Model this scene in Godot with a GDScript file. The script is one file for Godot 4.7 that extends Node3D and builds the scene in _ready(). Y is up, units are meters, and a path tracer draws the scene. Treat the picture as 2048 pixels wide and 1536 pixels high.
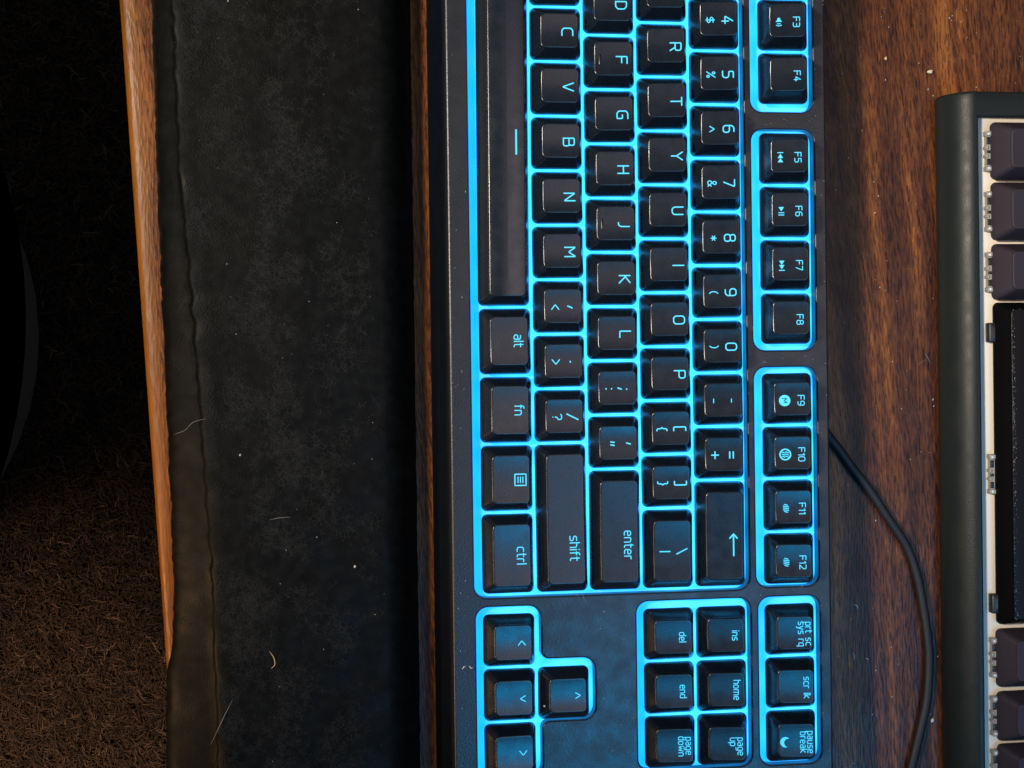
extends Node3D
# All lengths below are in millimetres and are turned into metres by MM.
# x runs from the front of the desk to its back, z along the keyboard, y up; y = 0 is the plane of the key skirts.
const MM := 0.001
const U := 19.05
const DESK := -24.0          # desk surface
const FLOOR := -760.0
var taken := {}
var M := {}
var rng := RandomNumberGenerator.new()
var noise := FastNoiseLite.new()

func _ready() -> void:
	rng.seed = 77
	view_and_light()
	make_materials()
	make_floor()
	make_desk()
	make_chair()
	make_wrist_rest()
	make_keyboard()
	make_second_keyboard()
	make_cable()
	make_bits()

# ---------------------------------------------------------------- camera and light
func view_and_light() -> void:
	var cam := Camera3D.new()
	cam.name = "camera"
	cam.fov = 28.04
	cam.near = 0.02
	cam.far = 10.0
	var right := Vector3(0.98893, 0.14781, 0.01323)
	var up := Vector3(0.01404, -0.00449, -0.99989)
	var back := right.cross(up).normalized()
	up = back.cross(right).normalized()
	cam.transform = Transform3D(Basis(right.normalized(), up, back), Vector3(-67.34, 530.54, 209.01) * MM)
	add_child(cam)
	cam.current = true

	var env := Environment.new()
	env.background_mode = Environment.BG_COLOR
	env.background_color = Color(0.075, 0.076, 0.078).linear_to_srgb()
	env.tonemap_mode = Environment.TONE_MAPPER_LINEAR
	env.tonemap_exposure = 1.0
	env.sdfgi_enabled = true
	env.ssao_enabled = true
	env.ssil_enabled = true
	var we := WorldEnvironment.new()
	we.name = "environment"
	we.environment = env
	add_child(we)

	# shaded ceiling lamp to the left of the desk, lighting the near half of the picture
	spot("room_lamp", Vector3(-950, 1080, -20), Vector3(80, 0, 95), 12.0, 3.2, Color(1.0, 0.94, 0.86), 0.10)
	# warm standard lamp in front of the desk: lights the desk's front edge
	spot("standard_lamp", Vector3(-600, 190, 440), Vector3(-115, -26, 300), 11.0, 0.34, Color(1.0, 0.78, 0.54), 0.06)
	# warm lamp over the carpet
	spot("carpet_lamp", Vector3(-560, 700, 760), Vector3(-300, FLOOR, 640), 14.0, 2.5, Color(1.0, 0.82, 0.68), 0.10)
	# soft fill from the back of the room
	area("fill_light", Vector3(620, 1500, 150), Vector3(60, 0, 200), Vector2(0.7, 0.7), 0.30, Color(1.0, 0.9, 0.9))
	# added blue light imitating lens bloom, mirrored in the lower right of the keyboard
	area("added_bloom_light", Vector3(220, 600, 494), Vector3(70, 0, 343), Vector2(0.21, 0.22), 0.16, Color(0.0, 0.70, 1.0))

func area(called: String, from: Vector3, to: Vector3, size: Vector2, energy: float, color: Color) -> void:
	var l := AreaLight3D.new()
	l.name = called
	l.area_size = size
	l.light_energy = energy
	l.light_color = color
	l.area_range = 6.0
	l.shadow_enabled = true
	add_child(l)
	l.look_at_from_position(from * MM, to * MM, Vector3.FORWARD)

func spot(called: String, from: Vector3, to: Vector3, half_angle: float, energy: float, color: Color, size: float) -> void:
	var l := SpotLight3D.new()
	l.name = called
	l.light_energy = energy
	l.light_color = color
	l.light_size = size
	l.spot_angle = half_angle
	l.spot_angle_attenuation = 1.0
	l.spot_range = 6.0
	l.spot_attenuation = 2.0
	l.shadow_enabled = true
	add_child(l)
	l.look_at_from_position(from * MM, to * MM, Vector3(0, 0, -1))

# ---------------------------------------------------------------- naming helpers
func numbered(called: String) -> String:
	var n: int = taken.get(called, 0)
	taken[called] = n + 1
	return called if n == 0 else "%s_%03d" % [called, n]

func tag(o: Node, label: String, category: String, group := "", kind := "") -> void:
	if label: o.set_meta("label", label)
	if category: o.set_meta("category", category)
	if group: o.set_meta("group", group)
	if kind: o.set_meta("kind", kind)

func thing(called: String, label: String, category: String, at := Vector3.ZERO, group := "") -> Node3D:
	var o := Node3D.new()
	o.name = numbered(called)
	add_child(o)
	o.position = at * MM
	tag(o, label, category, group)
	return o

func put(called: String, mesh: Mesh, mat: Material, parent: Node = self, at := Vector3.ZERO) -> MeshInstance3D:
	var o := MeshInstance3D.new()
	o.name = numbered(called) if parent == self else called
	o.mesh = mesh
	o.material_override = mat
	o.position = at * MM
	parent.add_child(o, true)
	return o

# ---------------------------------------------------------------- materials
func lin(r: float, g: float, b: float) -> Color:
	return Color(r, g, b).linear_to_srgb()

func noise_tex(seed_: int, freq: float, lo: float, hi: float, octaves := 4, side := 512, normal := false, bump := 4.0) -> NoiseTexture2D:
	var n := FastNoiseLite.new()
	n.seed = seed_
	n.frequency = freq
	n.fractal_octaves = octaves
	var t := NoiseTexture2D.new()
	t.width = side
	t.height = side
	t.seamless = true
	t.noise = n
	if normal:
		t.as_normal_map = true
		t.bump_strength = bump
	else:
		var g := Gradient.new()
		g.set_color(0, Color(lo, lo, lo))
		g.set_color(1, Color(hi, hi, hi))
		t.color_ramp = g
	return t

func mat(called: String, c: Color, rough: float) -> StandardMaterial3D:
	var m := StandardMaterial3D.new()
	m.resource_name = called
	m.albedo_color = c
	m.roughness = rough
	M[called] = m
	return m

func tri(m: StandardMaterial3D, per_metre: float) -> void:
	m.uv1_triplanar = true
	m.uv1_world_triplanar = true
	m.uv1_scale = Vector3.ONE * per_metre

func make_materials() -> void:
	var smudge := noise_tex(3, 0.012, 0.62, 1.0, 5)
	var fine := noise_tex(5, 0.12, 0.0, 1.0, 3)
	var m := mat("key", lin(0.0060, 0.0105, 0.0185), 0.34)  # bluish base colour stands in for bloom on the key tops
	m.metallic_specular = 0.55
	m.roughness_texture = smudge
	m.heightmap_enabled = true
	m.heightmap_texture = fine
	m.heightmap_scale = 0.0012
	tri(m, 22.0)
	m = mat("deck", lin(0.014, 0.016, 0.021), 0.46)
	m.roughness_texture = smudge
	m.heightmap_enabled = true
	m.heightmap_texture = fine
	m.heightmap_scale = 0.004
	tri(m, 16.0)
	m = mat("case", lin(0.002, 0.004, 0.008), 0.8)
	m.metallic_specular = 0.2
	m.roughness_texture = smudge
	tri(m, 14.0)
	m = mat("stem", lin(0.02, 0.03, 0.04), 0.5)
	m = mat("legend", lin(0.05, 0.35, 0.45), 0.5)
	m.emission_enabled = true
	m.emission = lin(0.05, 0.52, 0.86)
	m.emission_energy_multiplier = 1.05
	m = mat("legend_dark", lin(0.01, 0.05, 0.08), 0.5)
	# second keyboard
	m = mat("coated_metal", lin(0.013, 0.0175, 0.0178), 0.5)
	m.metallic_specular = 0.32
	m.roughness_texture = smudge
	m.heightmap_enabled = true
	m.heightmap_texture = noise_tex(8, 0.22, 0.0, 1.0, 4)
	m.heightmap_scale = 0.007
	tri(m, 18.0)
	m = mat("white_plate", lin(0.76, 0.69, 0.58), 0.5)
	m.roughness_texture = smudge
	tri(m, 10.0)
	m = mat("violet_key", lin(0.034, 0.026, 0.036), 0.55)
	m.metallic_specular = 0.35
	m.heightmap_enabled = true
	m.heightmap_texture = fine
	m.heightmap_scale = 0.003
	tri(m, 22.0)
	m = mat("black_bar", lin(0.003, 0.003, 0.004), 0.35)
	m.metallic_specular = 0.25
	m = mat("housing", lin(0.30, 0.28, 0.25), 0.35)
	m = mat("housing_dark", lin(0.02, 0.02, 0.02), 0.4)
	m = mat("pin", lin(0.8, 0.8, 0.78), 0.3)
	# mat, chair, carpet
	var felt := noise_tex(21, 0.014, 0.42, 0.95, 7, 1024)
	m = mat("felt", lin(0.0078, 0.0083, 0.0070), 0.74)
	m.metallic_specular = 0.22
	m.albedo_texture = felt
	m.roughness_texture = noise_tex(22, 0.008, 0.5, 1.0, 6)
	m.heightmap_enabled = true
	m.heightmap_texture = noise_tex(23, 0.09, 0.0, 1.0, 5, 1024)
	m.heightmap_scale = 0.010
	tri(m, 11.0)
	m = mat("lint", lin(0.0105, 0.0112, 0.0094), 0.8)
	m = mat("seat", lin(0.0024, 0.0027, 0.0027), 0.95)
	m.metallic_specular = 0.1
	m = mat("carpet", lin(0.012, 0.009, 0.007), 0.95)
	m.albedo_texture = noise_tex(31, 0.03, 0.4, 1.0, 5)
	tri(m, 9.0)
	m = mat("fibre", lin(0.092, 0.060, 0.041), 0.8)
	m.vertex_color_use_as_albedo = true
	m = mat("steel", lin(0.10, 0.10, 0.10), 0.4)
	m.metallic = 0.8
	# cable, crumbs
	m = mat("cable", lin(0.012, 0.013, 0.016), 0.5)
	m.heightmap_enabled = true
	m.heightmap_texture = fine
	m.heightmap_scale = 0.01
	tri(m, 60.0)
	m = mat("crumb", lin(0.62, 0.45, 0.24), 0.8)
	m = mat("cream", lin(0.72, 0.62, 0.44), 0.8)
	m = mat("fluff", lin(0.55, 0.54, 0.52), 0.85)
	m = mat("hair", lin(0.22, 0.205, 0.185), 0.5)
	m = mat("dust", lin(0.45, 0.44, 0.42), 0.85)
	wood_material()

func wood_material() -> void:
	# veneer, 400 x 340 mm: broad streaks along z whose tone follows a hand-set profile, with fibres and pores
	var w := 1280
	var h := 1100
	var stops := PackedFloat32Array([0.0, 0.92, 13.0, 0.86, 24.0, 0.5, 60.0, 0.4, 85.0, 0.55, 97.0, 0.74, 114.0, 0.8, 150.0, 0.36, 236.0, 0.32, 243.0, 0.31, 248.0, 0.46, 254.0, 0.74, 260.0, 0.60, 265.0, 0.32, 269.0, 0.40, 274.0, 0.66, 281.0, 0.60, 287.0, 0.40, 296.0, 0.56, 304.0, 0.46, 311.0, 0.9, 318.0, 0.72, 330.0, 0.55, 352.0, 0.36, 375.0, 0.58, 400.0, 0.44])  # first stops lift the front edge in place of lamp light
	var ramp := Gradient.new()
	ramp.offsets = PackedFloat32Array([0.0, 0.22, 0.45, 0.7, 1.0])
	ramp.colors = PackedColorArray([Color(0.015, 0.0052, 0.0046), Color(0.040, 0.0124, 0.0080), Color(0.080, 0.0240, 0.0095), Color(0.148, 0.046, 0.0125), Color(0.29, 0.100, 0.022)])
	var lut := PackedByteArray()
	for i in 256:
		var c := ramp.sample(i / 255.0).linear_to_srgb()
		lut.append_array([int(c.r * 255), int(c.g * 255), int(c.b * 255)])
	var warp := FastNoiseLite.new()
	warp.seed = 4
	warp.frequency = 0.006
	warp.fractal_octaves = 3
	var streak := FastNoiseLite.new()
	streak.seed = 9
	streak.frequency = 0.11
	streak.fractal_octaves = 4
	var fibre := FastNoiseLite.new()
	fibre.seed = 12
	fibre.frequency = 0.35
	fibre.fractal_octaves = 3
	var data := PackedByteArray()
	data.resize(w * h * 3)
	var bump := PackedByteArray()
	bump.resize(w * h)
	var profile := PackedFloat32Array()
	profile.resize(820)
	for i in 820:
		var x := i * 0.5
		for k in range(2, stops.size(), 2):
			if x <= stops[k] or k == stops.size() - 2:
				profile[i] = lerpf(stops[k - 1], stops[k + 1], clampf((x - stops[k - 2]) / (stops[k] - stops[k - 2]), 0, 1))
				break
	for j in h:
		var z := j * 340.0 / h
		for i in w:
			var x := i * 400.0 / w
			var q := x + 8.0 * warp.get_noise_2d(x * 1.2, z * 0.6)
			var s := streak.get_noise_2d(q * 1.5, z * 0.06)
			var f := fibre.get_noise_2d(q * 3.4 + 2.0 * s, z * 0.34)
			var t: float = profile[clampi(int(q * 2.0), 0, 819)] + 0.38 * s + 0.32 * f - 0.02
			if f < -0.28:
				t -= 0.16
			var p := int(clampf(t, 0.0, 1.0) * 255.0) * 3
			var o := (j * w + i) * 3
			data[o] = lut[p]
			data[o + 1] = lut[p + 1]
			data[o + 2] = lut[p + 2]
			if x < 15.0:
				# worn varnished edge band, with warm lamp light painted in as orange
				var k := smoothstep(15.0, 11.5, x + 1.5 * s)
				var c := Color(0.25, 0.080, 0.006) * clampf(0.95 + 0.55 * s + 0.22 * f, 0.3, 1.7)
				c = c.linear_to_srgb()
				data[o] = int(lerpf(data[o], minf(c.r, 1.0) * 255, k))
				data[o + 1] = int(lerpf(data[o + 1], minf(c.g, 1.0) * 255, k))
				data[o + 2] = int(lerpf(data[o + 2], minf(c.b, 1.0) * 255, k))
			bump[j * w + i] = int(clampf(0.55 + 0.5 * f + 0.2 * s, 0, 1) * 255.0)
	# pores: short sharp dashes, dark or pale, along the grain
	for k in 11000:
		var i := rng.randi_range(42, w - 1)
		var j := rng.randi_range(0, h - 30)
		var gain := rng.randf_range(0.45, 0.8) if rng.randf() < 0.78 else rng.randf_range(1.1, 1.4)
		var drift := rng.randf_range(-0.12, 0.16)
		for n in rng.randi_range(4, 22):
			var o := ((j + n) * w + clampi(i + int(drift * n), 0, w - 1))
			for c in 3: data[o * 3 + c] = mini(255, int(data[o * 3 + c] * gain))
			bump[o] = mini(255, int(bump[o] * (0.5 if gain < 1.0 else 1.1)))
	var m := mat("wood", Color.WHITE, 0.48)
	m.metallic_specular = 0.38
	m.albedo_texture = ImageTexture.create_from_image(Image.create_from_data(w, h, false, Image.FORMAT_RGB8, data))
	m.roughness_texture = noise_tex(41, 0.02, 0.7, 1.0, 5)
	m.heightmap_enabled = true
	m.heightmap_texture = ImageTexture.create_from_image(Image.create_from_data(w, h, false, Image.FORMAT_L8, bump))
	m.heightmap_scale = 0.014

# ---------------------------------------------------------------- mesh helpers
# A grid of points [rows][columns] joined into quads, smooth; with uv = planar x,z over uv_size when given
func sheet(rows: Array, closed := false, flip := false, uv_size := Vector2.ZERO, uv_from := Vector2.ZERO) -> ArrayMesh:
	var st := SurfaceTool.new()
	st.begin(Mesh.PRIMITIVE_TRIANGLES)
	add_sheet(st, rows, closed, flip, uv_size, uv_from)
	st.generate_normals()
	return st.commit()

func add_sheet(st: SurfaceTool, rows: Array, closed := false, flip := false, uv_size := Vector2.ZERO, uv_from := Vector2.ZERO) -> void:
	var n: int = rows[0].size()
	var base: int = st.get_meta("count", 0)
	for r in rows:
		for p: Vector3 in r:
			if uv_size != Vector2.ZERO:
				st.set_uv((Vector2(p.x, p.z) - uv_from) / uv_size)
			st.add_vertex(p * MM)
	for i in rows.size() - 1:
		for j in (n if closed else n - 1):
			var a: int = base + i * n + j
			var b: int = base + i * n + (j + 1) % n
			var c: int = a + n
			var d: int = b + n
			for k in ([a, c, b, b, c, d] if flip else [a, b, c, b, d, c]):
				st.add_index(k)
	st.set_meta("count", base + rows.size() * n)

# points round a rounded rectangle, seen from above, the same number for every rectangle
func round_rect(cx: float, cz: float, hx: float, hz: float, r: float, y: float, per_corner := 5, per_edge := 5) -> PackedVector3Array:
	var out := PackedVector3Array()
	r = minf(r, minf(hx, hz))
	var corners := [Vector2(hx - r, hz - r), Vector2(-hx + r, hz - r), Vector2(-hx + r, -hz + r), Vector2(hx - r, -hz + r)]
	for k in 4:
		var c: Vector2 = corners[k]
		var c2: Vector2 = corners[(k + 1) % 4]
		var last := Vector2.ZERO
		for i in per_corner + 1:
			var a := (k + float(i) / per_corner) * PI / 2
			last = c + Vector2(cos(a), sin(a)) * r
			out.append(Vector3(cx + last.x, y, cz + last.y))
		var a2 := (k + 1) * PI / 2
		var nxt := c2 + Vector2(cos(a2), sin(a2)) * r
		for i in range(1, per_edge):
			var q := last.lerp(nxt, float(i) / per_edge)
			out.append(Vector3(cx + q.x, y, cz + q.y))
	return out

func add_box(st: SurfaceTool, lo: Vector3, hi: Vector3, bevel := 0.3) -> void:
	var c := (lo + hi) / 2
	var h := (hi - lo) / 2
	bevel = minf(bevel, minf(h.x, minf(h.y, h.z)) * 0.5)
	var rows := []
	var ring := func(inset: float, y: float) -> PackedVector3Array:
		return round_rect(c.x, c.z, h.x - inset, h.z - inset, bevel, y, 2, 1)
	var dot := func(y: float) -> PackedVector3Array:
		var p: PackedVector3Array = ring.call(bevel, y)
		for i in p.size(): p[i] = Vector3(c.x, y, c.z)
		return p
	for r in [dot.call(lo.y), ring.call(bevel, lo.y), ring.call(0.0, lo.y + bevel), ring.call(0.0, hi.y - bevel), ring.call(bevel, hi.y), dot.call(hi.y)]:
		rows.append(r)
	add_sheet(st, rows, true)

func boxes(list: Array, bevel := 0.3) -> ArrayMesh:
	var st := SurfaceTool.new()
	st.begin(Mesh.PRIMITIVE_TRIANGLES)
	for b in list:
		add_box(st, b[0], b[1], bevel)
	st.generate_normals()
	return st.commit()

func tube(path: PackedVector3Array, radius: float, sides := 8, taper := false) -> ArrayMesh:
	var rows := []
	var n := path.size()
	for i in n:
		var along := (path[mini(i + 1, n - 1)] - path[maxi(i - 1, 0)]).normalized()
		var side := along.cross(Vector3.UP)
		side = side.normalized() if side.length() > 0.01 else Vector3.RIGHT
		var over := side.cross(along).normalized()
		var r := radius
		if taper: r *= 0.25 + 0.75 * sin(PI * clampf(float(i) / (n - 1), 0.08, 0.92))
		var ring := PackedVector3Array()
		for k in sides:
			var a := TAU * k / sides
			ring.append(path[i] + (side * cos(a) + over * sin(a)) * r)
		rows.append(ring)
	return sheet(rows, true, true)

func smooth(points: Array, step := 6) -> PackedVector3Array:
	var out := PackedVector3Array()
	for i in points.size() - 1:
		var a: Vector3 = points[maxi(i - 1, 0)]
		var b: Vector3 = points[i]
		var c: Vector3 = points[i + 1]
		var d: Vector3 = points[mini(i + 2, points.size() - 1)]
		for k in step:
			out.append(b.cubic_interpolate(c, a, d, float(k) / step))
	out.append(points[-1])
	return out

func at_z(table: Array, z: float) -> float:
	for i in range(1, table.size()):
		if z <= table[i][0] or i == table.size() - 1:
			var a: Array = table[i - 1]
			var b: Array = table[i]
			return lerpf(a[1], b[1], (z - a[0]) / (b[0] - a[0]))
	return 0.0

# ---------------------------------------------------------------- floor, desk, chair
func make_floor() -> void:
	var st := SurfaceTool.new()
	st.begin(Mesh.PRIMITIVE_TRIANGLES)
	add_box(st, Vector3(-2000, FLOOR - 30, -1800), Vector3(2000, FLOOR, 2200), 1.0)
	st.generate_normals()
	var o := put("carpet_floor", st.commit(), M.carpet)
	tag(o, "brown carpet on the floor beside the desk", "carpet", "", "structure")
	# pile: tufts of curled strands
	st = SurfaceTool.new()
	st.begin(Mesh.PRIMITIVE_TRIANGLES)
	for k in 5:
		var a := rng.randf() * TAU
		var dir := Vector3(cos(a), 0, sin(a))
		var side := Vector3(-dir.z, 0, dir.x) * 0.34
		var start := Vector3(rng.randf_range(-2, 2), 0, rng.randf_range(-2, 2))
		var curl := rng.randf_range(-1.2, 1.2)
		var left := PackedVector3Array()
		var right := PackedVector3Array()
		var p := start
		for i in 6:
			var w := side * (1.0 - i / 7.0)
			left.append(p - w)
			right.append(p + w + Vector3(0, 0.25, 0))
			var climb := 1.9 * cos(i * 0.5)
			dir = dir.rotated(Vector3.UP, curl * 0.4)
			side = side.rotated(Vector3.UP, curl * 0.4)
			p += dir * 1.15 + Vector3(0, climb, 0)
		add_sheet(st, [left, right])
	st.generate_normals()
	var mm := MultiMesh.new()
	mm.transform_format = MultiMesh.TRANSFORM_3D
	mm.use_colors = true
	mm.mesh = st.commit()
	mm.instance_count = 34000
	for i in mm.instance_count:
		var b := Basis(Vector3.UP, rng.randf() * TAU) * Basis(Vector3.RIGHT, rng.randf_range(-0.5, 0.5))
		var s := rng.randf_range(0.9, 2.2)
		mm.set_instance_transform(i, Transform3D(b.scaled(Vector3(s, s * 0.9, s)), Vector3(rng.randf_range(-420, -60), FLOOR - 0.4, rng.randf_range(-160, 640)) * MM))
		var t := rng.randf_range(0.12, 0.95) * (2.3 if rng.randf() < 0.12 else 1.0)
		mm.set_instance_color(i, Color(t, t * rng.randf_range(0.92, 1.06), t * rng.randf_range(0.85, 1.1)))
	var pile := MultiMeshInstance3D.new()
	pile.name = "carpet_pile"
	pile.multimesh = mm
	pile.material_override = M.fibre
	add_child(pile)
	tag(pile, "short curly brown carpet pile on the floor left of the desk", "carpet pile", "", "stuff")

func make_desk() -> void:
	# local frame: x' = 0 is the front edge, z' along it; turned 3.1 degrees from the keyboard
	var desk := thing("desk", "dark reddish wooden desk under the keyboards, its rounded front edge tinted orange for lamp light", "desk", Vector3(-116.0, DESK, 190.0))
	desk.rotation.y = atan2(12.8, 234.0)
	var prof := [Vector2(900, -28), Vector2(2, -28), Vector2(0, -26), Vector2(0, -4.0), Vector2(0.15, -2.9), Vector2(0.5, -1.9), Vector2(1.1, -1.15), Vector2(2.0, -0.65), Vector2(3.4, -0.3), Vector2(6.0, -0.08), Vector2(9.0, 0.0), Vector2(120, 0), Vector2(250, 0), Vector2(340, 0), Vector2(900, 0)]
	var rows := []
	for i in 61:
		var z := -560.0 + i * 20.0
		var row := PackedVector3Array()
		for p: Vector2 in prof:
			row.append(Vector3(p.x, p.y, z))
		rows.append(row)
	var st := SurfaceTool.new()
	st.begin(Mesh.PRIMITIVE_TRIANGLES)
	add_sheet(st, rows, false, true, Vector2(400, 340), Vector2(-8, -125))
	st.generate_normals()
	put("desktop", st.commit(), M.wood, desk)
	for x in [60.0, 840.0]:
		for z in [-520.0, 600.0]:
			put("leg", boxes([[Vector3(x - 25, FLOOR - DESK, z - 25), Vector3(x + 25, -28, z + 25)]], 3.0), M.wood, desk)

func make_chair() -> void:
	var chair := thing("chair", "dark rounded chair seat edge jutting in over the carpet at the far left", "chair", Vector3(-490, FLOOR, 172))
	var prof := [Vector2(0, 398), Vector2(250, 398), Vector2(272, 402), Vector2(282, 412), Vector2(286, 428), Vector2(283, 444), Vector2(272, 456), Vector2(250, 462), Vector2(0, 466)]
	var rows := []
	for p: Vector2 in prof:
		var ring := PackedVector3Array()
		for k in 96:
			ring.append(Vector3(cos(TAU * k / 96) * p.x, p.y, sin(TAU * k / 96) * p.x))
		rows.append(ring)
	put("seat", sheet(rows, true), M.seat, chair)
	rows = []
	for p: Vector2 in [Vector2(0, 0), Vector2(230, 0), Vector2(230, 14), Vector2(60, 34), Vector2(28, 60), Vector2(28, 398)]:
		var ring := PackedVector3Array()
		for k in 48:
			ring.append(Vector3(cos(TAU * k / 48) * p.x, p.y, sin(TAU * k / 48) * p.x))
		rows.append(ring)
	put("pedestal", sheet(rows, true), M.steel, chair)

# ---------------------------------------------------------------- wrist rest
const REST_EDGE := [[-260.0, -111.5], [78.0, -110.7], [138.0, -109.8], [199.0, -108.2], [251.0, -106.7], [286.0, -106.0], [303.0, -107.0], [311.0, -108.8], [344.0, -109.4], [620.0, -110.0]]
const REST_FOLD := [[-260.0, -104.5], [79.0, -102.7], [139.0, -101.3], [165.0, -98.8], [208.0, -96.1], [242.0, -94.1], [277.0, -92.0], [303.0, -91.5], [345.0, -91.0], [620.0, -90.0]]

func rest_height(x: float, z: float) -> float:
	# the upper surface between the fold and the back shoulder
	var t := clampf((x + 95.0) / 63.0, 0.0, 1.0)
	return -7.6 + 1.9 * sin(PI * (0.12 + 0.8 * t)) + 0.25 * noise.get_noise_2d(x * 1.4, z * 1.4)

func make_wrist_rest() -> void:
	noise.seed = 15
	noise.frequency = 0.03
	noise.fractal_octaves = 4
	var o := thing("wrist_rest", "long black padded wrist rest with lint and a creased front shoulder", "wrist rest")
	var rows := []
	var z := -200.0
	while z < 560.0:
		var jag := 0.55 * noise.get_noise_2d(3.0, z * 9.0) + 0.4 * noise.get_noise_2d(77.0, z * 2.5)
		var e := at_z(REST_EDGE, z) + jag
		var f := at_z(REST_FOLD, z) + 0.9 * noise.get_noise_2d(200.0, z * 4.0)
		var row := PackedVector3Array()
		row.append(Vector3(-60, DESK + 0.1, z))
		row.append(Vector3(e + 1.2, DESK + 0.1, z))
		row.append(Vector3(e + 0.2, DESK + 1.4, z))
		row.append(Vector3(e, DESK + 4.0, z))
		row.append(Vector3(e + 0.6, DESK + 6.5, z))
		for k in 6:
			var t := (k + 1) / 7.0
			var x := lerpf(e + 0.6, f - 1.3, t)
			row.append(Vector3(x, lerpf(DESK + 6.5, -10.6, pow(t, 0.62)) + 0.35 * noise.get_noise_2d(x * 3, z * 2), z))
		# the crease: a small valley, then a raised lip
		var lip := 0.22 + 0.3 * noise.get_noise_2d(400.0, z * 3.0)
		row.append(Vector3(f - 0.9, -10.3, z))
		row.append(Vector3(f - 0.35, -10.0 + lip * 0.6, z))
		row.append(Vector3(f + 0.1, rest_height(f, z) - 0.9 + lip * 0.9, z))
		row.append(Vector3(f + 0.9, rest_height(f, z) - 0.5 + lip * 0.6, z))
		for k in 20:
			var x := lerpf(f + 2.2, -33.0, k / 19.0)
			row.append(Vector3(x, rest_height(x, z), z))
		row.append(Vector3(-31.2, -7.5, z))
		row.append(Vector3(-28.6, -9.0, z))
		row.append(Vector3(-25.2, -12.3, z))
		row.append(Vector3(-22.4, -16.4, z))
		row.append(Vector3(-20.3 + jag * 0.5, -21.0, z))
		row.append(Vector3(-19.9 + jag * 0.5, -23.2, z))
		row.append(Vector3(-21.0, DESK + 0.1, z))
		rows.append(row)
		z += 1.6
	put("cover", sheet(rows, false, true), M.felt, o)
	# matted lint: short curls lying on the cover
	var st := SurfaceTool.new()
	st.begin(Mesh.PRIMITIVE_TRIANGLES)
	for k in 3:
		var a := rng.randf() * TAU
		var p := Vector3(rng.randf_range(-1, 1), 0.02, rng.randf_range(-1, 1))
		var l := PackedVector3Array()
		var r := PackedVector3Array()
		var bend := rng.randf_range(-0.7, 0.7)
		for i in 6:
			var d := Vector3(cos(a), 0, sin(a))
			var s := Vector3(-d.z, 0, d.x) * 0.05
			l.append(p - s)
			r.append(p + s + Vector3(0, 0.03, 0))
			p += d * 0.5 + Vector3(0, 0.12 * cos(i * 0.7), 0)
			a += bend
		add_sheet(st, [l, r])
	st.generate_normals()
	var spots := []
	for i in 60000:
		if spots.size() >= 9000: break
		var x := rng.randf_range(-106, -31)
		var zz := rng.randf_range(60, 370)
		if x < at_z(REST_FOLD, zz) + 1.5: continue
		var near := 1.0 if x < -60 else 0.45 * clampf((-33.0 - x) / 14.0, 0.0, 1.0)
		if rng.randf() > near * clampf(0.25 + 1.8 * noise.get_noise_2d(x * 1.6 + 900, zz * 1.2), 0.03, 1.0): continue
		spots.append(Vector3(x, rest_height(x, zz) + 0.05, zz))
	var mm := MultiMesh.new()
	mm.transform_format = MultiMesh.TRANSFORM_3D
	mm.mesh = st.commit()
	mm.instance_count = spots.size()
	for i in spots.size():
		var s := rng.randf_range(0.35, 0.9)
		mm.set_instance_transform(i, Transform3D(Basis(Vector3.UP, rng.randf() * TAU).scaled(Vector3(s, s, s)), spots[i] * MM))
	var lint := MultiMeshInstance3D.new()
	lint.name = "lint"
	lint.multimesh = mm
	lint.material_override = M.lint
	lint.set_meta("kind", "stuff")
	o.add_child(lint)

# ---------------------------------------------------------------- keycaps
# a profile: top height, slope of the top towards the back, insets of the top (front, back, sides), depth of the dish
const ROWS := {
	"space": [7.4, -0.03, 3.1, 1.7, 2.9, -0.75], "bottom": [7.4, -0.03, 2.9, 1.7, 2.9, 0.45], "z": [7.2, 0.01, 2.8, 1.8, 3.0, 0.55], "a": [7.4, 0.05, 2.6, 1.9, 3.0, 0.55],
	"q": [8.2, 0.10, 2.3, 2.4, 3.0, 0.55], "number": [9.2, 0.16, 2.0, 3.0, 3.0, 0.55], "function": [9.2, 0.16, 1.9, 3.3, 3.0, 0.5],
}
const SIZE := 18.15

class Cap:
	var hx: float
	var hz: float
	var c: float
	var h: float
	var slope: float
	var dish: float
	func top(x: float, z: float) -> float:
		if dish < 0.0:
			return h + slope * (x - c) + dish * pow((x - c) / hx, 2.0)
		return h + slope * (x - c) - dish * (1.0 - pow(clampf(absf(z) / hz, 0, 1), 2.0))

func cap_shape(p: Array, deep: float, long: float) -> Cap:
	var k := Cap.new()
	k.h = p[0]
	k.slope = p[1]
	k.c = (p[2] - p[3]) / 2.0
	k.hx = (deep - p[2] - p[3]) / 2.0
	k.hz = long / 2.0 - p[4]
	k.dish = p[5]
	return k

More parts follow.
